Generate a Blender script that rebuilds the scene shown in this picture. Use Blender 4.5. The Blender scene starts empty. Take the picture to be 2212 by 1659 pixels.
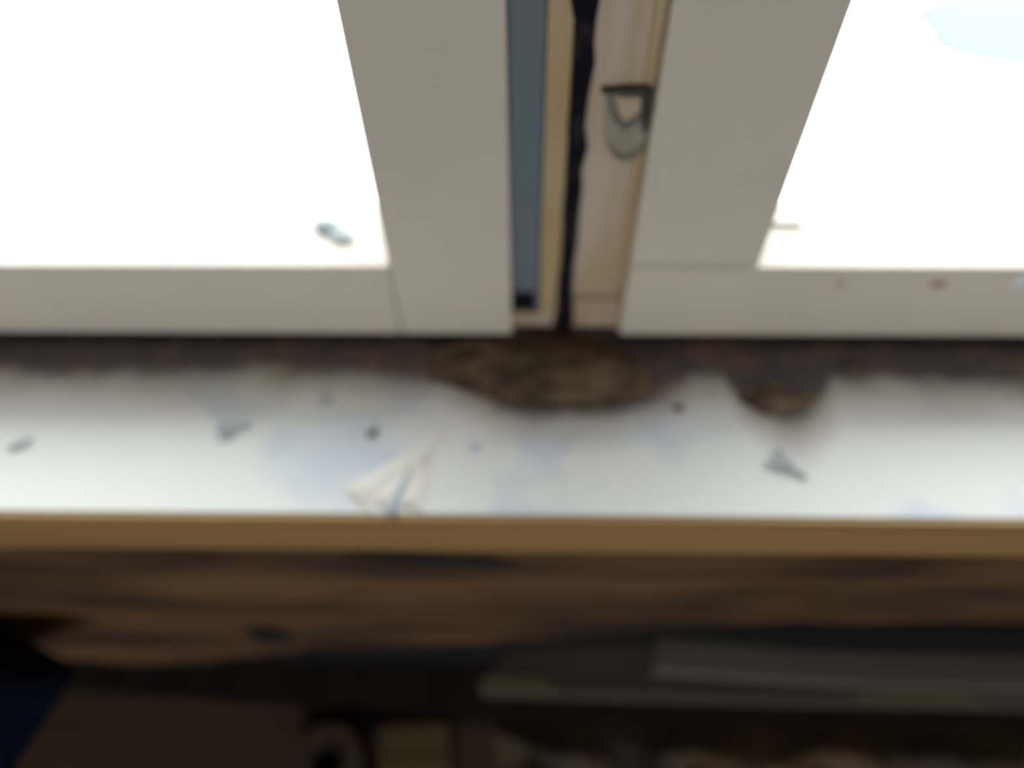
import bpy, bmesh, math, random
from mathutils import Matrix, Vector, noise

# ------------------------------------------------------------------ camera, sky, lights, exposure
scene = bpy.context.scene
W, H, FPX = 2212, 1659, 1660.0
S0 = 0.90                                   # height of the sill above the floor
CAM = Vector((0.0, 0.0, S0 + 0.42))
yaw, pitch, roll = math.radians(1.764), math.radians(54.79), math.radians(-1.143)
fw = Vector((-math.sin(yaw) * math.cos(pitch), math.cos(yaw) * math.cos(pitch), -math.sin(pitch)))
r0 = Vector((math.cos(yaw), math.sin(yaw), 0.0))
u0 = r0.cross(fw)
rt = r0 * math.cos(roll) + u0 * math.sin(roll)
up = u0 * math.cos(roll) - r0 * math.sin(roll)
cam_d = bpy.data.cameras.new('camera')
cam_d.sensor_width = 36.0
cam_d.lens = 36.0 * FPX / W
cam_d.clip_start = 0.01
cam_d.dof.use_dof = True
cam_d.dof.focus_distance = 0.26
cam_d.dof.aperture_fstop = cam_d.lens * 0.001 / 0.0092
cam = bpy.data.objects.new('camera', cam_d)
scene.collection.objects.link(cam)
cam.matrix_world = Matrix(((rt.x, up.x, -fw.x, CAM.x), (rt.y, up.y, -fw.y, CAM.y), (rt.z, up.z, -fw.z, CAM.z), (0, 0, 0, 1)))
scene.camera = cam

SKY = 9.4
world = bpy.data.worlds.new('overcast_sky')
scene.world = world
world.use_nodes = True
bgn = world.node_tree.nodes['Background']
bgn.inputs['Color'].default_value = (0.945, 0.978, 1.0, 1)
bgn.inputs['Strength'].default_value = SKY

# portals: they give no light of their own, they only guide the sky's light in through the front window and the added rear opening
def portal(name, loc, rx, sx, sy):
    d = bpy.data.lights.new(name, 'AREA'); d.shape = 'RECTANGLE'; d.size = sx; d.size_y = sy; d.cycles.is_portal = True
    o = bpy.data.objects.new(name, d); scene.collection.objects.link(o); o.location = loc; o.rotation_euler = (rx, 0, 0)
RW, RB, RT = 0.62, 0.18, 0.95               # unseen rear opening added for fill: half width, bottom and top above the sill
portal('rear_fill_portal', (0, -2.62, S0 + (RB + RT) / 2), math.radians(90), 2 * RW, RT - RB)
portal('front_window_portal', (0, 0.435, S0 + 0.56), math.radians(-90), 2.06, 1.12)

vs = scene.view_settings
scene.display_settings.display_device = 'sRGB'
vs.view_transform = 'Standard'; vs.look = 'None'; vs.gamma = 1.0; vs.exposure = 0.0; vs.use_curve_mapping = False

# ------------------------------------------------------------------ helpers
def ray(px, py):
    return fw + rt * ((px - W / 2) / FPX) - up * ((py - H / 2) / FPX)
def aty(px, py, y):                          # pixel -> point on the vertical plane y
    d = ray(px, py); return CAM + d * (y / d.y)
def atz(px, py, z):                          # pixel -> point on the level plane z (above the sill)
    d = ray(px, py); return CAM + d * ((S0 + z - CAM.z) / d.z)

def lin(r, g, b):
    f = lambda c: (c / 255 / 12.92) if c <= 10 else ((c / 255 + 0.055) / 1.055) ** 2.4
    return (f(r), f(g), f(b), 1)

def mat(name, col, rough=0.5, col2=None, scale=(8, 8, 8), lo_=0.4, hi_=0.65, spec=0.4, bump=0.0, bscale=60, detail=4, distort=0.0):
    m = bpy.data.materials.new(name); m.use_nodes = True
    nt = m.node_tree; b = nt.nodes['Principled BSDF']
    b.inputs['Roughness'].default_value = rough
    b.inputs['Specular IOR Level'].default_value = spec
    tc = nt.nodes.new('ShaderNodeTexCoord')
    if col2 is not None:
        mp = nt.nodes.new('ShaderNodeMapping'); mp.inputs['Scale'].default_value = scale
        nt.links.new(tc.outputs['Object'], mp.inputs['Vector'])
        n = nt.nodes.new('ShaderNodeTexNoise'); n.inputs['Scale'].default_value = 1.0
        n.inputs['Detail'].default_value = detail; n.inputs['Distortion'].default_value = distort
        nt.links.new(mp.outputs['Vector'], n.inputs['Vector'])
        cr = nt.nodes.new('ShaderNodeValToRGB')
        cr.color_ramp.elements[0].position = lo_; cr.color_ramp.elements[0].color = col
        cr.color_ramp.elements[1].position = hi_; cr.color_ramp.elements[1].color = col2
        nt.links.new(n.outputs['Fac'], cr.inputs['Fac'])
        nt.links.new(cr.outputs['Color'], b.inputs['Base Color'])
    else:
        b.inputs['Base Color'].default_value = col
    if bump > 0:
        n2 = nt.nodes.new('ShaderNodeTexNoise'); n2.inputs['Scale'].default_value = bscale
        nt.links.new(tc.outputs['Object'], n2.inputs['Vector'])
        bp = nt.nodes.new('ShaderNodeBump'); bp.inputs['Strength'].default_value = bump; bp.inputs['Distance'].default_value = 0.002
        nt.links.new(n2.outputs['Fac'], bp.inputs['Height'])
        nt.links.new(bp.outputs['Normal'], b.inputs['Normal'])
    return m

def link(name, bm, m, parent=None, smooth=False):
    me = bpy.data.meshes.new(name); bm.normal_update(); bm.to_mesh(me); bm.free()
    if smooth:
        for p in me.polygons: p.use_smooth = True
    if m: me.materials.append(m)
    o = bpy.data.objects.new(name, me); scene.collection.objects.link(o)
    if parent is not None: o.parent = parent
    return o

def box_bm(x0, x1, y0, y1, z0, z1, bev=0.0, seg=2):      # z above the sill
    bm = bmesh.new(); bmesh.ops.create_cube(bm, size=1.0)
    for v in bm.verts:
        v.co = Vector(((x0 + x1) / 2 + v.co.x * (x1 - x0), (y0 + y1) / 2 + v.co.y * (y1 - y0), S0 + (z0 + z1) / 2 + v.co.z * (z1 - z0)))
    if bev > 0:
        bmesh.ops.bevel(bm, geom=list(bm.edges), offset=bev, segments=seg, profile=0.6, affect='EDGES')
    return bm
def box(name, m, parent, x0, x1, y0, y1, z0, z1, bev=0.0015):
    return link(name, box_bm(x0, x1, y0, y1, z0, z1, bev), m, parent)

def prism_bm(pts, off, bev=0.0):             # polygon of 3-D points pushed by off
    bm = bmesh.new()
    vs_ = [bm.verts.new(p) for p in pts]
    f = bm.faces.new(vs_)
    r = bmesh.ops.extrude_face_region(bm, geom=[f])
    for v in [g for g in r['geom'] if isinstance(g, bmesh.types.BMVert)]: v.co += Vector(off)
    bmesh.ops.recalc_face_normals(bm, faces=bm.faces)
    if bev > 0: bmesh.ops.bevel(bm, geom=list(bm.edges), offset=bev, segments=2, profile=0.6, affect='EDGES')
    return bm

def strip_bm(left, right, front, depth):     # ribbon between two rows of pixels on the plane y=front
    bm = bmesh.new()
    L = [bm.verts.new(aty(x, y, front)) for x, y in left]; R = [bm.verts.new(aty(x, y, front)) for x, y in right]
    L2 = [bm.verts.new(v.co + Vector((0, depth, 0))) for v in L]; R2 = [bm.verts.new(v.co + Vector((0, depth, 0))) for v in R]
    n = len(L)
    for i in range(n - 1):
        for q in ((L[i], L[i+1], R[i+1], R[i]), (L2[i], R2[i], R2[i+1], L2[i+1]), (L[i], L2[i], L2[i+1], L[i+1]), (R[i], R[i+1], R2[i+1], R2[i])):
            bm.faces.new(q)
    bm.faces.new((L[0], R[0], R2[0], L2[0])); bm.faces.new((L[-1], L2[-1], R2[-1], R[-1]))
    bmesh.ops.recalc_face_normals(bm, faces=bm.faces)
    return bm

def ribbon_bm(px, width, front, depth):      # mitred polyline of pixels on the plane y=front
    P = [aty(x, y, front) for x, y in px]
    bm = bmesh.new(); rows = []
    for i, p in enumerate(P):
        d = (P[min(i+1, len(P)-1)] - P[max(i-1, 0)]); d.y = 0; d.normalize()
        n = Vector((-d.z, 0, d.x)); w = (width[i] if isinstance(width, (list, tuple)) else width) / 2
        a, b = p + n * w, p - n * w
        rows.append([bm.verts.new(q) for q in (a, b, b + Vector((0, depth, 0)), a + Vector((0, depth, 0)))])
    for r_, s_ in zip(rows, rows[1:]):
        for k in range(4): bm.faces.new((r_[k], r_[(k+1) % 4], s_[(k+1) % 4], s_[k]))
    bm.faces.new(rows[0]); bm.faces.new(rows[-1][::-1])
    bmesh.ops.recalc_face_normals(bm, faces=bm.faces)
    return bm

def lump_bm(sx, sy, sz, seed, rough=0.35, sub=3, freq=1.6):      # irregular crumb that sits on z=0
    bm = bmesh.new(); bmesh.ops.create_icosphere(bm, subdivisions=sub, radius=1.0)
    for v in bm.verts:
        k = 1.0 + rough * noise.noise(v.co * freq + Vector((seed * 7.1, seed * 3.3, seed)))
        c = v.co * k
        v.co = Vector((c.x * sx, c.y * sy, max(c.z, -0.25) * sz + 0.25 * sz))
    return bm

def empty(name, loc=(0, 0, 0)):
    o = bpy.data.objects.new(name, None); scene.collection.objects.link(o); o.location = loc
    o.empty_display_size = 0.05
    return o
def tag(o, label, cat, kind=None, group=None):
    o['label'] = label; o['category'] = cat
    if kind: o['kind'] = kind
    if group: o['group'] = group
    return o

# ------------------------------------------------------------------ materials
cream = mat('cream_frame_paint', (0.69, 0.625, 0.54, 1), 0.45, (0.73, 0.66, 0.57, 1), (9, 9, 9), 0.35, 0.7)
cream_stained = mat('cream_frame_grubby', (0.52, 0.40, 0.26, 1), 0.5, (0.60, 0.51, 0.415, 1), (55, 30, 9), 0.36, 0.56)
yellowed = mat('yellowed_plastic', (0.50, 0.355, 0.175, 1), 0.5, (0.54, 0.42, 0.26, 1), (40, 40, 14), 0.35, 0.65)
blue_grey = mat('blue_grey_metal', (0.165, 0.215, 0.25, 1), 0.55, (0.185, 0.21, 0.26, 1), (20, 20, 8), 0.4, 0.6)
mould_black = mat('black_mould', (0.010, 0.010, 0.016, 1), 0.9, (0.04, 0.032, 0.035, 1), (90, 90, 50), 0.5, 0.72, spec=0.1, bump=0.6, bscale=400)
slot_dark = mat('dark_slot', (0.045, 0.035, 0.028, 1), 0.7, (0.07, 0.055, 0.045, 1), (150, 150, 150))
zinc = mat('dull_zinc', (0.36, 0.32, 0.25, 1), 0.5, (0.40, 0.36, 0.29, 1), (80, 80, 80), spec=0.5)
zinc_green = mat('tarnished_zinc', (0.14, 0.145, 0.115, 1), 0.6, (0.20, 0.19, 0.15, 1), (90, 90, 90))
tan_wood = mat('varnished_pine', (0.38, 0.235, 0.092, 1), 0.45, (0.47, 0.29, 0.115, 1), (2.0, 40, 90), 0.35, 0.65)
grey_wood = mat('weathered_grey_wood', (0.090, 0.078, 0.060, 1), 0.8, (0.125, 0.110, 0.085, 1), (3, 60, 60), 0.35, 0.65)
buff_wood = mat('worn_buff_wood', (0.20, 0.155, 0.085, 1), 0.8, (0.25, 0.19, 0.105, 1), (3, 60, 60), 0.35, 0.65)
bench_wood = mat('dark_bench_wood', (0.095, 0.060, 0.036, 1), 0.7, (0.135, 0.085, 0.050, 1), (2.5, 30, 60), 0.35, 0.65)
shadow_wood = mat('shade_dark_boards', (0.016, 0.016, 0.018, 1), 0.9, (0.024, 0.022, 0.022, 1), (4, 4, 60))  # near-black colour stands in for shade in the recess and gaps
navy_cloth = mat('navy_cloth', (0.006, 0.008, 0.021, 1), 0.95, (0.008, 0.010, 0.027, 1), (60, 60, 60), spec=0.05)
sack_cloth = mat('dark_brown_cloth', (0.13, 0.11, 0.085, 1), 0.95, (0.24, 0.17, 0.11, 1), (16, 16, 16), 0.42, 0.62, spec=0.05)
kraft = mat('kraft_card', (0.16, 0.115, 0.050, 1), 0.8, (0.18, 0.13, 0.060, 1), (20, 20, 20))
tape_brown = mat('brown_tape', (0.085, 0.058, 0.038, 1), 0.5, (0.11, 0.07, 0.045, 1), (20, 20, 200))
tape_core = mat('tape_core', (0.03, 0.027, 0.02, 1), 0.8)
dirt_dark = mat('dark_dirt', (0.085, 0.060, 0.044, 1), 0.95, (0.20, 0.145, 0.095, 1), (45, 80, 45), 0.40, 0.66, spec=0.05)
dirt_grey = mat('grey_dirt', (0.46, 0.48, 0.51, 1), 0.9, (0.54, 0.55, 0.58, 1), (200, 200, 200), spec=0.1)
fly_dark = mat('dull_brown_shell', (0.22, 0.195, 0.19, 1), 0.8, (0.28, 0.25, 0.24, 1), (200, 200, 200), spec=0.1)
leaf_grey = mat('grey_leaf', (0.34, 0.38, 0.395, 1), 0.9, (0.40, 0.44, 0.46, 1), (140, 140, 140), spec=0.1)
peel_white = mat('peeling_paint', (0.80, 0.76, 0.69, 1), 0.6, (0.84, 0.80, 0.74, 1), (40, 40, 40))
peel_blue = mat('blue_grey_undercoat', (0.56, 0.60, 0.69, 1), 0.6, (0.56, 0.61, 0.70, 1), (60, 60, 60))
snow = mat('white_snow', (0.90, 0.93, 0.95, 1), 0.9, (0.93, 0.95, 0.96, 1), (2, 2, 2), spec=0.1)
teal_tint = mat('teal_patch_paint', (0.118, 0.146, 0.148, 1), 0.8, spec=0.1)
plaster = mat('buff_plaster', (0.30, 0.24, 0.175, 1), 0.9, (0.33, 0.265, 0.19, 1), (5, 5, 5))
ceil_m = mat('brown_ceiling_boards', (0.09, 0.06, 0.04, 1), 0.8, (0.12, 0.08, 0.05, 1), (20, 2, 2))
floor_m = mat('dark_floor_boards', (0.020, 0.015, 0.012, 1), 0.8, (0.032, 0.022, 0.016, 1), (20, 2, 2))

def glass_material():
    m = bpy.data.materials.new('window_glass'); m.use_nodes = True; nt = m.node_tree
    nt.nodes.remove(nt.nodes['Principled BSDF'])
    out = nt.nodes['Material Output']
    t = nt.nodes.new('ShaderNodeBsdfTransparent'); t.inputs['Color'].default_value = (0.96, 0.985, 0.98, 1)
    g = nt.nodes.new('ShaderNodeBsdfGlossy'); g.inputs['Roughness'].default_value = 0.02
    fr = nt.nodes.new('ShaderNodeFresnel'); fr.inputs['IOR'].default_value = 1.45
    mx = nt.nodes.new('ShaderNodeMixShader')
    geo = nt.nodes.new('ShaderNodeNewGeometry')      # reflect only on the way in: the way out would count as total reflection
    inv = nt.nodes.new('ShaderNodeMath'); inv.operation = 'SUBTRACT'; inv.inputs[0].default_value = 1.0
    nt.links.new(geo.outputs['Backfacing'], inv.inputs[1])
    mul = nt.nodes.new('ShaderNodeMath'); mul.operation = 'MULTIPLY'
    nt.links.new(fr.outputs['Fac'], mul.inputs[0]); nt.links.new(inv.outputs[0], mul.inputs[1])
    nt.links.new(mul.outputs[0], mx.inputs['Fac']); nt.links.new(t.outputs[0], mx.inputs[1]); nt.links.new(g.outputs[0], mx.inputs[2])
    nt.links.new(mx.outputs[0], out.inputs['Surface'])
    return m
glass = glass_material()

def apron_material():
    """dark brown stained softwood: long horizontal grain, a smudge and a few darker streaks"""
    m = bpy.data.materials.new('dark_stained_board'); m.use_nodes = True; nt = m.node_tree
    b = nt.nodes['Principled BSDF']; b.inputs['Roughness'].default_value = 0.7; b.inputs['Specular IOR Level'].default_value = 0.25
    tc = nt.nodes.new('ShaderNodeTexCoord')
    def noise_(scale, detail, dist=0.0):
        mp = nt.nodes.new('ShaderNodeMapping'); mp.inputs['Scale'].default_value = scale
        n = nt.nodes.new('ShaderNodeTexNoise'); n.inputs['Scale'].default_value = 1; n.inputs['Detail'].default_value = detail; n.inputs['Distortion'].default_value = dist
        nt.links.new(tc.outputs['Object'], mp.inputs['Vector']); nt.links.new(mp.outputs['Vector'], n.inputs['Vector']); return n.outputs['Fac']
    a = noise_((3.2, 4, 42), 3, 0.6)
    c = noise_((5.0, 4, 15), 2, 0.4)
    ad = nt.nodes.new('ShaderNodeMath'); ad.operation = 'ADD'; nt.links.new(a, ad.inputs[0]); nt.links.new(c, ad.inputs[1])
    cr = nt.nodes.new('ShaderNodeValToRGB'); e = cr.color_ramp.elements
    e[0].position = 0.40; e[0].color = (0.045, 0.030, 0.022, 1)
    e[1].position = 0.62; e[1].color = (0.190, 0.105, 0.050, 1)
    k = cr.color_ramp.elements.new(0.5); k.color = (0.120, 0.066, 0.034, 1)
    hf = nt.nodes.new('ShaderNodeMath'); hf.operation = 'MULTIPLY'; hf.inputs[1].default_value = 0.5
    nt.links.new(ad.outputs[0], hf.inputs[0]); nt.links.new(hf.outputs[0], cr.inputs['Fac'])
    nt.links.new(cr.outputs['Color'], b.inputs['Base Color'])
    return m
apron_m = apron_material()

def sill_material():
    """white gloss-worn paint; brown-black mould crust along the back edge with a bay under the mullion, soft painted shade before it, faint blue-grey patches"""
    m = bpy.data.materials.new('white_sill_paint_mould_shade'); m.use_nodes = True; nt = m.node_tree
    b = nt.nodes['Principled BSDF']; b.inputs['Roughness'].default_value = 0.5; b.inputs['Specular IOR Level'].default_value = 0.3
    tc = nt.nodes.new('ShaderNodeTexCoord'); sp = nt.nodes.new('ShaderNodeSeparateXYZ'); nt.links.new(tc.outputs['Object'], sp.inputs[0])
    def M(op, a, b_=None, clamp=False):
        n = nt.nodes.new('ShaderNodeMath'); n.operation = op; n.use_clamp = clamp
        for i, v in enumerate((a, b_)):
            if v is None: continue
            if isinstance(v, (int, float)): n.inputs[i].default_value = v
            else: nt.links.new(v, n.inputs[i])
        return n.outputs[0]
    def N(scale, detail=4, dist=0.0, vec=None):
        mp = nt.nodes.new('ShaderNodeMapping'); mp.inputs['Scale'].default_value = scale
        n = nt.nodes.new('ShaderNodeTexNoise'); n.inputs['Scale'].default_value = 1; n.inputs['Detail'].default_value = detail; n.inputs['Distortion'].default_value = dist
        nt.links.new(tc.outputs['Object'], mp.inputs['Vector']); nt.links.new(mp.outputs['Vector'], n.inputs['Vector']); return n.outputs['Fac']
    def ss(v, lo_, hi_):
        n = nt.nodes.new('ShaderNodeMapRange'); n.interpolation_type = 'SMOOTHSTEP'
        n.inputs['From Min'].default_value = lo_; n.inputs['From Max'].default_value = hi_; nt.links.new(v, n.inputs['Value']); return n.outputs['Result']
    x, y = sp.outputs['X'], sp.outputs['Y']
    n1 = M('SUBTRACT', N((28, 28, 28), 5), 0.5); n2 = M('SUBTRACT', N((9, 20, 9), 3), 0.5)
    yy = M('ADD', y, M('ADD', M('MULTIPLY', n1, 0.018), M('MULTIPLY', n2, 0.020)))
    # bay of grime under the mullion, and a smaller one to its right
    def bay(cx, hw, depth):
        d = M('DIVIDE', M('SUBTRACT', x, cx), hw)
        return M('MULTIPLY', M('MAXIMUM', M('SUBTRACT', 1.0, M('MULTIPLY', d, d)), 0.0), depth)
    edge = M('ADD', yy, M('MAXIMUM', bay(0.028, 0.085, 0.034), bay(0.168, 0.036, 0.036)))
    edge = M('ADD', edge, bay(0.36, 0.24, 0.007))  # broad shallow bay paints extra shade into the right side
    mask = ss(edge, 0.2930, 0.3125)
    light = ss(edge, 0.266, 0.304)  # soft grime smear, widened so its colour also carries the shade gradient
    bl = nt.nodes.new('ShaderNodeMixRGB'); bl.inputs[1].default_value = (0.79, 0.78, 0.755, 1); bl.inputs[2].default_value = (0.63, 0.68, 0.75, 1)
    def blue_patch(cx, cy, hx, hy):  # soft-edged ellipse of bluer paint colour
        a = M('DIVIDE', M('SUBTRACT', x, cx), hx); c = M('DIVIDE', M('SUBTRACT', M('SUBTRACT', y, cy), M('MULTIPLY', n1, 0.05)), hy)
        return M('MAXIMUM', M('SUBTRACT', 1.0, M('ADD', M('MULTIPLY', a, a), M('MULTIPLY', c, c))), 0.0)
    blue = M('ADD', ss(N((16, 16, 16), 2), 0.54, 0.70), M('ADD', blue_patch(-0.118, 0.240, 0.055, 0.036), M('MULTIPLY', blue_patch(0.06, 0.262, 0.09, 0.022), 0.7)), True)
    nt.links.new(blue, bl.inputs[0])
    br = nt.nodes.new('ShaderNodeMixRGB'); br.inputs[1].default_value = (0.095, 0.076, 0.082, 1); br.inputs[2].default_value = (0.17, 0.115, 0.08, 1)
    nt.links.new(ss(N((35, 60, 35), 4, 0.8), 0.46, 0.66), br.inputs[0])
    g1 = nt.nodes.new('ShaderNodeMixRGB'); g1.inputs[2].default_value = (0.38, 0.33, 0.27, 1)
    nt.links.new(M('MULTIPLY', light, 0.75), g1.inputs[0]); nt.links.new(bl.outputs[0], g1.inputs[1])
    g2 = nt.nodes.new('ShaderNodeMixRGB'); nt.links.new(mask, g2.inputs[0]); nt.links.new(g1.outputs[0], g2.inputs[1]); nt.links.new(br.outputs[0], g2.inputs[2])
    nt.links.new(g2.outputs[0], b.inputs['Base Color'])
    n3 = nt.nodes.new('ShaderNodeTexNoise'); n3.inputs['Scale'].default_value = 25; nt.links.new(tc.outputs['Object'], n3.inputs['Vector'])
    bp = nt.nodes.new('ShaderNodeBump'); bp.inputs['Strength'].default_value = 0.25; bp.inputs['Distance'].default_value = 0.003
    nt.links.new(n3.outputs['Fac'], bp.inputs['Height']); nt.links.new(bp.outputs['Normal'], b.inputs['Normal'])
    return m
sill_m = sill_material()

# ------------------------------------------------------------------ room shell and outside
def slab(name, m, boxes, label, cat):
    bm = bmesh.new()
    for (x0, x1, y0, y1, z0, z1) in boxes:
        t = box_bm(x0, x1, y0, y1, z0 - S0, z1 - S0)
        me = bpy.data.meshes.new('t'); t.to_mesh(me); t.free(); bm.from_mesh(me); bpy.data.meshes.remove(me)
    return tag(link(name, bm, m), label, cat, 'structure')
RX, RY0, RY1, RZ = 1.7, -2.6, 0.36, 2.4
slab('floor', floor_m, [(-RX, RX, RY0, 0.44, -0.06, 0.0)], 'dark wooden floor under the bench', 'floor')
slab('ceiling', ceil_m, [(-RX, RX, RY0, 0.44, RZ, RZ + 0.06)], 'dark boarded ceiling of the room', 'ceiling')
slab('wall_left', plaster, [(-RX - 0.1, -RX, RY0 - 0.1, 0.44, -0.06, RZ + 0.06)], 'buff plaster side wall left of the window', 'wall')
slab('wall_right', plaster, [(RX, RX + 0.1, RY0 - 0.1, 0.44, -0.06, RZ + 0.06)], 'buff plaster side wall right of the window', 'wall')
slab('wall_back', plaster, [(-RX, -RW, RY0 - 0.1, RY0, 0, RZ), (RW, RX, RY0 - 0.1, RY0, 0, RZ), (-RW, RW, RY0 - 0.1, RY0, 0, S0 + RB), (-RW, RW, RY0 - 0.1, RY0, S0 + RT, RZ)],
     'buff plaster wall with an unseen opening added for fill, opposite', 'wall')
EW = 1.25                                   # half width of the added, unseen eave that blocks high sky
WX, WT = 1.04, 1.12                         # window opening: half width, top above the sill
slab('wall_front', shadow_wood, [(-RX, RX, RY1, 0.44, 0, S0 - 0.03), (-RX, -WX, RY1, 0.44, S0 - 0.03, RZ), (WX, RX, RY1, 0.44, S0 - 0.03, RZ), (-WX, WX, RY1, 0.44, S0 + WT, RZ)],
     'dark shade-coloured wall in the recess below the sill', 'wall')
bm = bmesh.new(); bmesh.ops.create_grid(bm, x_segments=60, y_segments=60, size=18)
for v in bm.verts:
    v.co.y += 2.0
    v.co.z = -0.25 + 0.05 * noise.noise(v.co * 0.4) + 0.02 * max(0, v.co.y - 3) ** 0.9
tag(link('ground', bm, snow, smooth=True), 'glaring white ground outside the window', 'ground', 'structure')

slab('sky_blocker', shadow_wood, [(-EW, EW, 0.442, 1.16, S0 + 1.14, S0 + 1.20), (-EW, EW, 1.13, 1.16, S0 + 1.04, S0 + 1.14)], 'added dark eave outside that blocks the high sky above the window', 'sky_blocker')  # unseen eave added to shade the back of the sill

# ------------------------------------------------------------------ fixed frame behind the sashes
FY, GY, SY = 0.3325, 0.371, 0.3455          # sash face, glass, mullion face
fr = tag(empty('trim_1', (0, 0.36, S0)), 'fixed outer frame around both sashes, dark at the bottom', 'window frame', 'structure')
def loc_child(o, parent):                   # keep world place under a moved parent
    o.parent = parent; o.matrix_parent_inverse = Matrix.Translation(parent.location).inverted(); return o
for nm, a in (('jamb', (-WX, -1.00, 0.345, 0.43, 0.0, WT)), ('jamb', (1.00, WX, 0.345, 0.43, 0.0, WT)),
              ('head', (-1.00, 1.00, 0.345, 0.43, WT - 0.04, WT))):
    loc_child(box(nm, cream, None, *a), fr)
loc_child(box('bottom_member', shadow_wood, None, -1.00, 1.00, 0.352, 0.43, 0.0, 0.0075, 0.001), fr)

# ------------------------------------------------------------------ sashes
def sash(name, x0, x1, side, label):
    w = tag(empty(name, ((x0 + x1) / 2, FY, S0 + 0.008)), label, 'window', 'structure')
    yb = 0.390; zb, zr, zt, zh = 0.008, 0.0737, 1.02, 1.075
    sw = 0.0758 if side < 0 else 0.0790
    xi0, xi1 = (x0 + 0.0758, x1 - sw) if side < 0 else (x0 + sw, x1 - 0.0758)
    bv = 0.0012
    if side < 0:        # stiles run through, the rail butts against them
        loc_child(box('stile', cream, None, x0, xi0, FY, yb, zb, zh, bv), w)
        loc_child(box('stile', cream, None, xi1, x1, FY, yb, zb, zh, bv), w)
        loc_child(box('bottom_rail', cream, None, xi0 + 0.0008, xi1 - 0.0006, FY, yb, zb, zr, bv), w)
        loc_child(box('top_rail', cream, None, xi0 + 0.0008, xi1 - 0.0008, FY, yb, zt, zh, bv), w)
    else:               # the rail runs through, the stiles stand on it
        loc_child(box('stile', cream, None, x0, xi0, FY, yb, zr + 0.0012, zt, bv), w)
        loc_child(box('stile', cream, None, xi1, x1, FY, yb, zr + 0.0012, zt, bv), w)
        loc_child(box('bottom_rail', cream, None, x0, x1, FY, yb, zb, zr, bv), w)
        loc_child(box('top_rail', cream, None, x0, x1, FY, yb, zt + 0.0004, zh, bv), w)
    loc_child(box('glass_pane', glass, None, xi0 - 0.004, xi1 + 0.004, GY, GY + 0.004, zr - 0.004, zt + 0.004, 0.0), w)
    if side > 0:        # a short run of old sealant along the foot of the glass
        loc_child(link('sealant_strip', box_bm(xi0 + 0.001, xi0 + 0.034, GY - 0.0030, GY, zr + 0.0002, zr + 0.0016, 0.0006), slot_dark), w)
    cx = xi1 if side < 0 else xi0
    bm = bmesh.new(); bmesh.ops.create_icosphere(bm, subdivisions=2, radius=0.0040)
    for v in bm.verts: v.co = Vector((cx + v.co.x, GY - 0.005 + v.co.y, S0 + 0.0757 + v.co.z * 0.8))
    loc_child(link('bead_corner', bm, slot_dark, None, True), w)
    return w
w1 = sash('window_1', -0.995, -0.0096, -1, 'left window sash with thick cream frame, its butt joint line vertical')
w2 = sash('window_2', 0.0636, 0.995, 1, 'right window sash with cream frame and two rusty spots on its rail')
rust = mat('rust_spot', (0.42, 0.27, 0.14, 1), 0.8, (0.47, 0.33, 0.20, 1), (200, 200, 200))
for (px, py, sx) in ((2028, 614, 0.0052), (1815, 612, 0.0032)):
    p = aty(px, py, FY); bm = lump_bm(sx, sx * 0.62, 0.0006, px, 0.5, 2)
    for v in bm.verts: v.co = Vector((p.x + v.co.x, FY - v.co.z, p.z + v.co.y))
    loc_child(link('rust_spot', bm, rust, None, True), w2)
p = aty(2206, 606, FY); bm = lump_bm(0.006, 0.007, 0.0008, 4, 0.3, 2)
for v in bm.verts: v.co = Vector((p.x + v.co.x, FY - v.co.z, p.z + v.co.y))
loc_child(link('paint_chip', bm, mat('bluish_white_chip', (0.75, 0.83, 0.9, 1), 0.6), None, True), w2)

# ------------------------------------------------------------------ mullion between the sashes
mu = tag(empty('trim_2', (0.027, SY, S0)), 'grubby centre mullion with black mouldy seam and latch keeper between sashes', 'window mullion', 'structure')
def mpart(name, bm, m, smooth=False): return loc_child(link(name, bm, m, None, smooth), mu)
top_z = WT - 0.04
mpart('post', box_bm(-0.0100, 0.0640, SY + 0.006, 0.43, 0.0, top_z, 0.0), shadow_wood)
def xz(px, py, y=SY): return aty(px, py, y).x
xb = (xz(1183, 0) + xz(1165, 600)) / 2      # right edge of the blue strip
xl = (xz(1233, 0) + xz(1204, 640)) / 2      # left edge of the seam
xr = (xz(1287, 40) + xz(1238, 690)) / 2     # right edge of the seam
xy = (xz(1418, 0) + xz(1334, 560)) / 2      # left edge of the yellowed bead
xe = 0.0640
print('mullion xs', xb, xl, xr, xy)
zblock = aty(1130, 676, SY).z - S0
mpart('metal_strip', box_bm(-0.0100, xb, SY + 0.004, SY + 0.010, zblock, top_z, 0.0006), blue_grey)
mpart('end_block', box_bm(-0.0100, xl - 0.001, SY, SY + 0.010, 0.001, zblock - 0.0006, 0.001), cream_stained)
mpart('drain_notch', box_bm(-0.0096, xz(1157, 650), SY + 0.0030, SY + 0.0044, zblock, aty(1130, 640, SY).z - S0, 0.0004), mould_black)
mpart('bead', box_bm(xb + 0.0004, xl + 0.0015, SY - 0.001, SY + 0.010, zblock, top_z, 0.001), yellowed)
mpart('cream_strip', box_bm(xr - 0.0015, xy, SY, SY + 0.010, aty(1290, 640, SY).z - S0, top_z, 0.001), cream_stained)
mpart('cream_block', box_bm(xr - 0.0005, xe, SY - 0.0008, SY + 0.010, 0.001, aty(1290, 643, SY).z - S0 - 0.0006, 0.001), cream_stained)
mpart('yellowed_bead', box_bm(xy, xe, SY - 0.0004, SY + 0.010, aty(1290, 640, SY).z - S0, top_z, 0.0012), yellowed)
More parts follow.
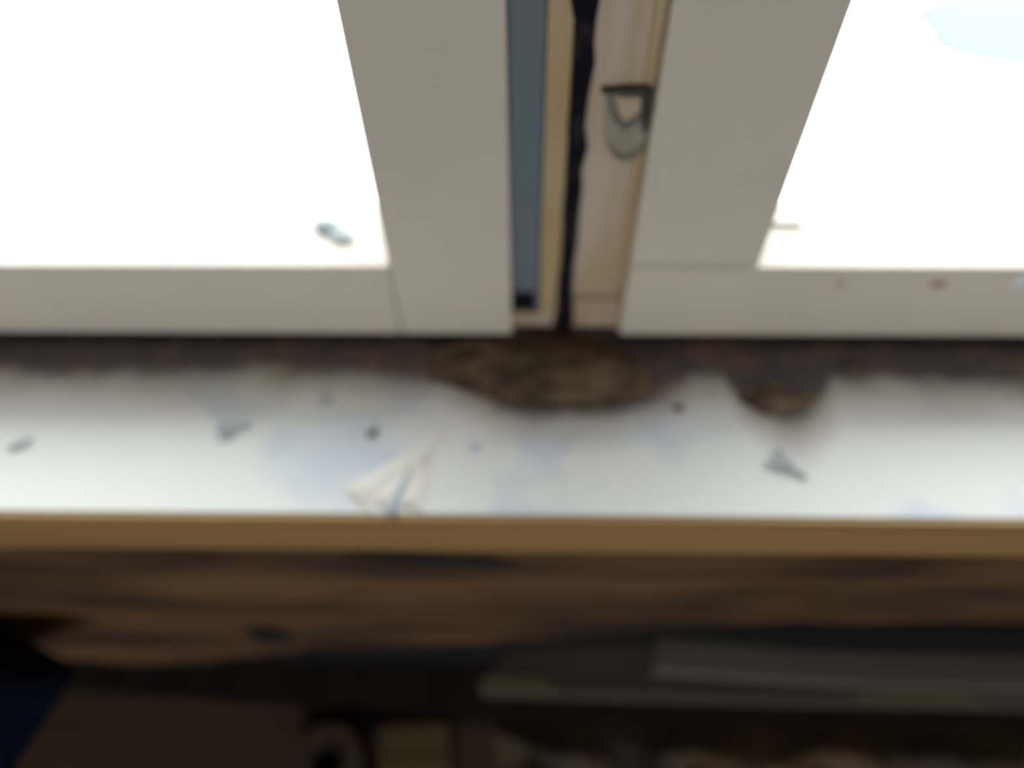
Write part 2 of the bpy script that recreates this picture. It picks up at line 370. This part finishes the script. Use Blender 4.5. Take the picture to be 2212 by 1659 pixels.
seamL = [(1233, -300), (1233, -120), (1232, 0), (1240, 46), (1238, 95), (1240, 137), (1233, 180), (1231, 220), (1226, 275), (1226, 320), (1222, 367), (1220, 410), (1215, 458), (1217, 527), (1211, 565), (1206, 600), (1202, 650), (1201, 701)]
seamR = [(1300, -300), (1296, -120), (1296, 0), (1288, 46), (1284, 95), (1286, 137), (1277, 180), (1270, 220), (1264, 275), (1270, 320), (1257, 367), (1258, 410), (1252, 458), (1247, 527), (1240, 565), (1236, 600), (1238, 650), (1240, 701)]
mpart('mouldy_seal', strip_bm(seamL, seamR, SY - 0.0022, 0.012), mould_black)
mpart('mouldy_seal_top', box_bm(xl - 0.0004, xr + 0.0004, SY - 0.002, SY + 0.008, aty(1265, -300, SY).z - S0, top_z, 0.001), mould_black)
# latch keeper: plate with rounded foot, dark rim, slot, tongue and screw
K = SY - 0.0004
U = [(1306, 188), (1411, 188), (1405, 262), (1398, 300), (1384, 330), (1362, 346), (1340, 346), (1318, 328), (1306, 300), (1304, 250)]
kp = mpart('latch_keeper', prism_bm([aty(x, y, K - 0.0014) for x, y in U], (0, 0.0022, 0)), zinc)
def kpart(name, bm, m): o = link(name, bm, m); o.parent = kp; return o
kpart('slot_rim', ribbon_bm([(1300, 198), (1350, 197), (1399, 197), (1400, 200), (1399, 240), (1396, 284)], [0.0028, 0.0042, 0.0046, 0.0064, 0.0064, 0.004], K - 0.0032, 0.0022), slot_dark)
kpart('slot_rim', ribbon_bm([(1318, 205), (1322, 235), (1332, 258), (1350, 277), (1366, 264), (1384, 250)], [0.002, 0.0026, 0.0034, 0.0044, 0.0050, 0.0040], K - 0.0030, 0.0020), zinc_green)
kpart('tongue', prism_bm([aty(x, y, K - 0.0036) for x, y in ((1334, 212), (1384, 212), (1382, 240), (1350, 266), (1336, 245))], (0, 0.0024, 0), 0.0005), cream_stained)
kpart('foot_rim', ribbon_bm([(1390, 312), (1378, 330), (1360, 342), (1343, 343), (1326, 334), (1314, 314)], [0.0012, 0.0024, 0.0036, 0.0036, 0.0022, 0.0012], K - 0.0024, 0.0012), zinc_green)
pc = aty(1352, 306, K - 0.0014)
bm = bmesh.new(); bmesh.ops.create_cone(bm, cap_ends=True, segments=20, radius1=0.0046, radius2=0.0034, depth=0.0012)
bmesh.ops.transform(bm, matrix=Matrix.Translation(pc + Vector((0, -0.0005, 0))) @ Matrix.Rotation(math.radians(90), 4, 'X'), verts=bm.verts)
kpart('screw', bm, zinc)

# ------------------------------------------------------------------ sill, nose and apron
NY = 0.2005
si = tag(empty('trim_3', (0, 0.28, S0)), 'white painted window sill with mouldy back edge and bare pine front edge', 'window sill', 'structure')
bm = box_bm(-1.3, 1.3, NY + 0.0006, 0.3595, -0.0475, 0.0, 0.0)
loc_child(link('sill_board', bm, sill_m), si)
loc_child(box('front_edge', tan_wood, None, -1.3, 1.3, NY - 0.0035, NY + 0.0006, -0.0475, -0.0012, 0.001), si)

def board_with_edge(name, edge, ztop, y0, y1, m, n=140, parent=None):
    bm = bmesh.new(); rows = []
    xs = [-0.95 + 1.9 * i / n for i in range(n + 1)]
    for x in xs:
        for (xa, za), (xb_, zb_) in zip(edge, edge[1:]):
            if xa <= x <= xb_: t = (x - xa) / (xb_ - xa); t = t * t * (3 - 2 * t); z = za + (zb_ - za) * t; break
        z += 0.003 * noise.noise(Vector((x * 14, 2.2, 0)))
        rows.append([bm.verts.new((x, yy, S0 + zz)) for yy, zz in ((y0, ztop), (y0, z + 0.006), (y0 + 0.005, z), (y1, z + 0.002), (y1, ztop))])
    for a, b in zip(rows, rows[1:]):
        for k in range(5): bm.faces.new((a[k], a[(k+1) % 5], b[(k+1) % 5], b[k]))
    bm.faces.new(rows[0]); bm.faces.new(rows[-1][::-1])
    bmesh.ops.recalc_face_normals(bm, faces=bm.faces)
    return link(name, bm, m, parent)
AY = NY + 0.004
edge = [(-1.0, -0.30)] + [(aty(x, y, AY).x, aty(x, y, AY).z - S0) for x, y in
        ((160, 1430), (300, 1441), (440, 1438), (540, 1424), (620, 1414), (700, 1400), (880, 1396), (1040, 1394), (1110, 1385), (1280, 1376), (1420, 1362), (1700, 1350), (2212, 1350))] + [(1.0, -0.21)]
ap = board_with_edge('trim_4', edge, -0.0477, AY, AY + 0.022, apron_m)
tag(ap, 'dark brown stained board with wavy lower edge under the sill', 'board', 'structure')
p = aty(578, 1370, AY); bm = lump_bm(0.017, 0.022, 0.003, 3, 0.35, 3)
for v in bm.verts: v.co = Vector((p.x + v.co.x, AY - v.co.z * 0.6, p.z + v.co.y))
link('knot', bm, mat('dark_knot', (0.010, 0.011, 0.012, 1), 0.8), ap, True)
p = aty(930, 1205, AY); bm = lump_bm(0.052, 0.008, 0.0012, 9, 0.7, 3, 2.4)
for v in bm.verts: v.co = Vector((p.x + v.co.x, AY - v.co.z, p.z + v.co.y - 0.12 * v.co.x))
link('soot_smudge', bm, mat('soot_smudge', (0.022, 0.018, 0.016, 1), 0.9), ap, True)

# ------------------------------------------------------------------ peeling paint, dirt and crumbs on the sill
bm = bmesh.new()
def flake(bm, px, widths, lift):
    rows = []
    for i, ((x, y), w) in enumerate(zip(px, widths)):
        p = atz(x, y, 0.0); q = atz(*px[min(i + 1, len(px) - 1)], 0.0) - atz(*px[max(i - 1, 0)], 0.0); q.normalize()
        n = Vector((-q.y, q.x, 0)) * w / 2
        hgt = lift * math.sin(math.pi * min(1, (i + 0.4) / (len(px) - 0.2)))
        rows.append([bm.verts.new(p + n + Vector((0, 0, 0.0002))), bm.verts.new(p + n * 0.3 + Vector((0, 0, 0.0005 + hgt))), bm.verts.new(p - n * 0.5 + Vector((0, 0, 0.0005 + hgt * 0.8))), bm.verts.new(p - n + Vector((0, 0, 0.0002)))])
    for a, b in zip(rows, rows[1:]):
        for k in range(3): bm.faces.new((a[k], a[k+1], b[k+1], b[k]))
    for r in (rows[0], rows[-1]): bm.faces.new(r)
flake(bm, [(960, 925), (915, 975), (860, 1015), (806, 1050), (766, 1082)], [0.005, 0.009, 0.015, 0.019, 0.022], 0.0012)
flake(bm, [(915, 985), (880, 1030), (842, 1070), (826, 1096)], [0.004, 0.009, 0.014, 0.016], 0.0014)
flake(bm, [(925, 985), (910, 1040), (890, 1076), (880, 1099)], [0.004, 0.010, 0.015, 0.017], 0.0010)
pl = tag(link('paint_flake', bm, peel_white, None, True), 'cream sliver of lifted paint slanting to the sill edge, left of centre', 'paint flake')
bm = bmesh.new()
flake(bm, [(890, 1005), (872, 1040), (852, 1080), (846, 1112)], [0.003, 0.006, 0.006, 0.008], 0.0022)
link('undercoat_streak', bm, peel_blue, pl, True)['label'] = 'blue-grey streak of exposed undercoat'

def crumb(name, px, py, size, m, seed, label, cat, rot=0.0, z=0.0, rough=0.4, group=None, sub=2, freq=1.6):
    p = atz(px, py, z); o = link(name, lump_bm(*size, seed, rough, sub, freq), m, None, True)
    o.location = p + Vector((0, 0, -0.0003)); o.rotation_euler = (0, 0, rot)
    return tag(o, label, cat, None, group)
# crust of dirt under the mullion, thick and ridged
random.seed(5)
def crust(name, px, py, sx, sy, sz, seed, label):
    o = crumb(name, px, py, (sx, sy, sz), dirt_dark, seed, label, 'dirt', 0, 0, 0.5, 'dirt caked at the back of the sill', 4, 1.5)
    return o
crust('dirt_crust', 1195, 800, 0.078, 0.026, 0.0040, 2, 'long brown crust of dirt on the sill below the mullion')
crust('dirt_clump', 1215, 848, 0.036, 0.009, 0.0035, 3, 'low brown dirt clump in front of the crust below the mullion')
crust('dirt_clump', 1668, 862, 0.021, 0.011, 0.0042, 5, 'dark rounded dirt clump on the sill under the right sash')
crumb('dirt_crumb', 1842, 795, (0.010, 0.004, 0.002), dirt_dark, 12, 'thin dark crumb at the sill back, right of the rounded clump', 'dirt')
crumb('dirt_crumb', 1466, 882, (0.0034, 0.0026, 0.002), dirt_dark, 6, 'tiny dark crumb between the crust and the rounded clump', 'dirt')
crumb('dirt_crumb', 805, 936, (0.0042, 0.0032, 0.0025), fly_dark, 7, 'small brown crumb left of the lifted paint sliver', 'dirt', 0.5)
crumb('dirt_crumb', 702, 868, (0.0050, 0.0040, 0.002), dirt_grey, 8, 'faint grey crumb behind the small brown crumb', 'dirt')
crumb('dirt_crumb', 1027, 966, (0.0042, 0.0035, 0.001), mat('blue_speck', (0.50, 0.57, 0.68, 1), 0.8), 9, 'pale blue speck right of the lifted paint sliver', 'dirt')
crumb('dirt_crumb', 46, 960, (0.0075, 0.0036, 0.0018), dirt_grey, 10, 'grey crumb near the left end of the sill', 'dirt', 0.5)
# dead insects: body, head, two wings
def insect(px, py, L, rot, m, wing, label, z=0.0):
    p = atz(px, py, z); t = empty('dead_insect', p); t.rotation_euler = (0, 0, rot)
    o = link('body', lump_bm(L * 0.5, L * 0.17, L * 0.15, 3, 0.25, 2), m, t, True)
    o = link('head', lump_bm(L * 0.13, L * 0.13, L * 0.13, 4, 0.2, 2), m, t, True); o.location = (L * 0.52, 0, 0)
    for s in (-1, 1):
        bm = lump_bm(L * 0.38, L * 0.12, L * 0.02, 5 + s, 0.2, 2)
        bmesh.ops.transform(bm, matrix=Matrix.Translation((-L * 0.12, s * L * 0.16, L * 0.10)) @ Matrix.Rotation(-s * 0.35, 4, 'Z') @ Matrix.Rotation(s * 0.3, 4, 'X'), verts=bm.verts)
        link('wing', bm, wing, t, True)
    return tag(t, label, 'insect')
insect(500, 928, 0.019, 0.35, dirt_grey, mat('grey_wing', (0.48, 0.51, 0.56, 1), 0.7), 'grey dead insect on the sill under the left sash')
insect(1697, 1004, 0.022, -0.75, dirt_grey, mat('dusty_wing', (0.56, 0.58, 0.58, 1), 0.7), 'thin grey dead insect in front of the rounded dirt clump')
# withered leaf bit lying on the ledge of the left sash, against the glass
p = atz(724, 503, 0.0737)
t = empty('leaf_fragment', p); t.rotation_euler = (0, 0, -0.62)
a = link('leaf_blade', lump_bm(0.0085, 0.0068, 0.0035, 1, 0.25, 3), mat('darker_grey_leaf', (0.27, 0.30, 0.315, 1), 0.9), t, True); a.location = (-0.0075, 0, 0)
a = link('leaf_blade', lump_bm(0.0115, 0.0066, 0.0025, 2, 0.2, 3), leaf_grey, t, True); a.location = (0.005, 0, 0)
tag(t, 'small grey withered leaf bit on the left sash ledge against the glass', 'leaf')
# teal patch added on the ground to tint the top right
bm = lump_bm(0.55, 0.30, 0.02, 2, 0.5, 4)
o = link('tint_patch', bm, teal_tint, None, True)
o.location = (2.02, 2.62, -0.23)
tag(o, 'added teal tint patch on the white ground outside the right sash', 'teal_tint')

# ------------------------------------------------------------------ bench and what lies on it
BZ = -0.45
be = empty('bench', (0, 0.05, 0.0))
def bpart(name, bm, m): return loc_child(link(name, bm, m), be)
bpart('seat_board', prism_bm([Vector((-0.95, -0.12, S0 + BZ)), Vector((0.95, -0.12, S0 + BZ)), Vector((0.95, 0.186, S0 + BZ)), Vector((-0.05, 0.178, S0 + BZ)), Vector((-0.55, 0.212, S0 + BZ)), Vector((-0.95, 0.215, S0 + BZ))], (0, 0, -0.025), 0.003), bench_wood)
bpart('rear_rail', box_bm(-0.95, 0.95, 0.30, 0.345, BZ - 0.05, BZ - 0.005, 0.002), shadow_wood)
for x in (-0.85, 0.85):
    bpart('leg', box_bm(x - 0.03, x + 0.03, -0.10, -0.05, -S0, BZ - 0.025, 0.003), bench_wood)
    bpart('leg', box_bm(x - 0.03, x + 0.03, 0.295, 0.345, -S0, BZ - 0.05, 0.003), bench_wood)
    bpart('bearer', box_bm(x - 0.02, x + 0.02, -0.10, 0.30, BZ - 0.06, BZ - 0.0255, 0.002), bench_wood)
tag(be, 'dark brown wooden bench in the shade below the window', 'bench')

# grey boards on the right, lying over the gap behind the seat board
def plank(name, pts, z, th, m, label, cat):
    o = link(name, prism_bm([atz(x, y, z) for x, y in pts], (0, 0, -th), 0.003), m)
    return tag(o, label, cat)
bt = plank('batten', [(1030, 1478), (1108, 1394), (1400, 1386), (2760, 1414), (2760, 1534), (1700, 1512), (1200, 1497), (1040, 1492)], BZ + 0.030, 0.030, grey_wood,
           'narrow grey weathered batten along the rear of the bench', 'batten')
def edge_strip(pts, z, label):
    o = link('worn_edge', prism_bm([atz(x, y, z) for x, y in pts], (0, 0, -0.002)), buff_wood, bt); o['label'] = label
edge_strip([(1036, 1470), (1060, 1456), (1170, 1462), (1200, 1480), (1190, 1494), (1044, 1489)], BZ + 0.0318, 'buff worn patch at its cut end')
edge_strip([(1840, 1500), (1900, 1494), (2080, 1500), (2130, 1512), (2120, 1518), (1850, 1513)], BZ + 0.0318, 'buff worn patch near its right end')
plank('board', [(1408, 1398), (1424, 1374), (1560, 1386), (1750, 1400), (2700, 1416), (2700, 1500), (1900, 1482), (1412, 1450)], BZ + 0.046, 0.0155, mat('pale_grey_board', (0.165, 0.163, 0.130, 1), 0.85, (0.21, 0.203, 0.162, 1), (3, 60, 60), 0.35, 0.65),
      'greyish flat board lying on top of the narrow batten', 'board')

# navy bag, its corner pointing into the picture from the left
def cushion_bm(foot, rim, z0, z1):
    """closed soft sack lofted from its foot outline to its wider rim, with a rounded, slightly creased top"""
    bm = bmesh.new(); rings = []
    cf, cr_ = sum(foot, Vector()) / len(foot), sum(rim, Vector()) / len(rim)
    for t, s in ((0.0, 0.96), (0.06, 1.0), (0.3, 1.0), (0.6, 0.99), (0.85, 1.0), (0.95, 0.99), (1.0, 0.95), (1.03, 0.8), (1.05, 0.5), (1.06, 0.2)):
        u = min(t, 1.0); ring = []
        for p, q in zip(foot, rim):
            v = (cf + (p - cf) * s) * (1 - u) + (cr_ + (q - cr_) * s) * u
            zz = z0 + (z1 - z0) * t + (0.005 * noise.noise(Vector((v.x * 18, v.y * 18, t))) if t > 0.1 else 0)
            ring.append(bm.verts.new((v.x, v.y, S0 + zz)))
        rings.append(ring)
    for a, b in zip(rings, rings[1:]):
        n = len(a)
        for i in range(n): bm.faces.new((a[i], a[(i+1) % n], b[(i+1) % n], b[i]))
    bm.faces.new(rings[0][::-1]); bm.faces.new(rings[-1])
    bmesh.ops.recalc_face_normals(bm, faces=bm.faces)
    return bm
def resample(pts, n=10):
    out = []
    for a, b in zip(pts, pts[1:] + pts[:1]):
        out += [a + (b - a) * (i / n) for i in range(n)]
    return out
nz = -0.20
tip_px = ((-40, 1318), (0, 1342), (80, 1388), (145, 1422), (170, 1446), (150, 1490), (100, 1560), (38, 1659), (-20, 1790), (-260, 1790), (-330, 1400))
rim_pts = [atz(x, y, nz) for x, y in tip_px]
foot_pts = [atz(1130 + (x - 340 - 1130) * 1.0, min(y + 40, 1700), BZ) for x, y in tip_px]
bag = tag(empty('bag', (-0.6, 0.2, S0 + BZ)), 'dark navy cloth bag whose corner pokes in at bottom left of bench', 'bag')
o = loc_child(link('body', cushion_bm(resample(foot_pts, 5), resample(rim_pts, 5), BZ, nz), navy_cloth, None, True), bag)
hp = [Vector((-0.56 + 0.04 * math.cos(a), 0.13, S0 + nz + 0.004 + 0.03 * math.sin(a))) for a in [math.pi * i / 12 for i in range(13)]]
bm = bmesh.new(); rows = []
for q in hp: rows.append([bm.verts.new(q + Vector(d)) for d in ((0, -0.012, 0), (0, 0.012, 0), (0, 0.012, 0.004), (0, -0.012, 0.004))])
for a, b in zip(rows, rows[1:]):
    for k in range(4): bm.faces.new((a[k], a[(k+1) % 4], b[(k+1) % 4], b[k]))
loc_child(link('handle', bm, navy_cloth), bag)

# small kraft box and tape roll at the front of the bench
kz = BZ + 0.045
q = [atz(x, y, kz) for x, y in ((822, 1566), (968, 1560), (975, 1700), (815, 1706))]
kb = tag(empty('small_box', (q[0] + q[1] + q[2] + q[3]) / 4 - Vector((0, 0, 0.045))), 'small square kraft cardboard box on the bench beside the tape roll', 'box')
loc_child(link('carton', prism_bm(q, (0, 0, -0.045), 0.002), kraft), kb)
mid = [(q[0] + q[3]) / 2, (q[1] + q[2]) / 2]
dl = Vector((0, 0.0006, 0))
loc_child(link('flap_seam', prism_bm([mid[0] - dl + Vector((0, 0, 0.0004)), mid[1] - dl + Vector((0, 0, 0.0004)), mid[1] + dl + Vector((0, 0, 0.0004)), mid[0] + dl + Vector((0, 0, 0.0004))], (0, 0, -0.0006)), tape_core), kb)

tz = BZ + 0.04
tc_ = atz(705, 1648, tz)
tr = tag(empty('tape_roll', (tc_.x, tc_.y, S0 + BZ)), 'roll of brown tape lying flat on the bench left of the small box', 'tape')
def ring_bm(ro, ri, h, seg=40):
    bm = bmesh.new(); R = []
    for i in range(seg):
        a = 2 * math.pi * i / seg; c, s = math.cos(a), math.sin(a)
        R.append([bm.verts.new((r * c, r * s, z)) for r, z in ((ri, 0), (ro, 0), (ro, h), (ri, h))])
    for i in range(seg):
        a, b = R[i], R[(i + 1) % seg]
        for k in range(4): bm.faces.new((a[k], a[(k+1) % 4], b[(k+1) % 4], b[k]))
    bmesh.ops.recalc_face_normals(bm, faces=bm.faces)
    return bm
link('tape', ring_bm(0.036, 0.0178, 0.04), tape_brown, tr)
link('core', ring_bm(0.0176, 0.0150, 0.040), tape_core, tr)
# black crescent standing in for the shadow round the roll
bm = bmesh.new(); rows = []
for i in range(49):
    a = math.radians(-120 + 255 * i / 48); rr = 0.050 + 0.006 * math.sin(a * 1.5)
    c = Vector((rr * math.cos(a), rr * math.sin(a) , 0.006)); nrm = Vector((math.cos(a), math.sin(a), 0))
    rows.append([bm.verts.new(c + nrm * (0.006 * math.cos(t)) + Vector((0, 0, 0.006 * math.sin(t)))) for t in [2 * math.pi * k / 8 for k in range(8)]])
for a, b in zip(rows, rows[1:]):
    for k in range(8): bm.faces.new((a[k], a[(k+1) % 8], b[(k+1) % 8], b[k]))
bm.faces.new(rows[0]); bm.faces.new(rows[-1][::-1])
o = link('shade_crescent', bm, mat('shade_black', (0.008, 0.010, 0.012, 1), 0.7), None, True); o.location = (tc_.x + 0.002, tc_.y, S0 + BZ)
tag(o, 'black crescent standing in for shadow around the brown tape roll', 'shade_crescent')

# rumpled dark cloth over the front right of the bench
cl = [atz(x, y, BZ + 0.01) for x, y in ((1062, 1556), (1250, 1562), (1500, 1568), (1800, 1572), (2100, 1568), (2320, 1575), (2340, 1760), (1700, 1800), (1040, 1780))]
bm = bmesh.new(); nx, ny = 110, 40; grid = []
for j in range(ny + 1):
    row = []
    for i in range(nx + 1):
        s, t = i / nx, j / ny
        p = Vector((cl[0].x + (cl[5].x - cl[0].x) * s, 0.168 + (-0.06 - 0.168) * t, 0))
        p.x += 0.012 * noise.noise(Vector((t * 6, 1, s * 2))); p.y += 0.006 * noise.noise(Vector((s * 14, 3, 0)))
        e = min(1, min(s, 1 - s) * 14, min(t, 1 - t) * 10)
        hgt = 0.002 + e * (0.012 + 0.013 * noise.noise(Vector((p.x * 17, p.y * 24, 0))) + 0.006 * noise.noise(Vector((p.x * 50, p.y * 40, 4))))
        row.append(bm.verts.new((p.x, p.y, S0 + BZ + max(0.0015, hgt))))
    grid.append(row)
for j in range(ny):
    for i in range(nx): bm.faces.new((grid[j][i], grid[j][i+1], grid[j+1][i+1], grid[j+1][i]))
bmesh.ops.recalc_face_normals(bm, faces=bm.faces)
o = link('rumpled_cloth', bm, sack_cloth, None, True)
tag(o, 'rumpled dark brown cloth spread on the bench below the batten', 'cloth')
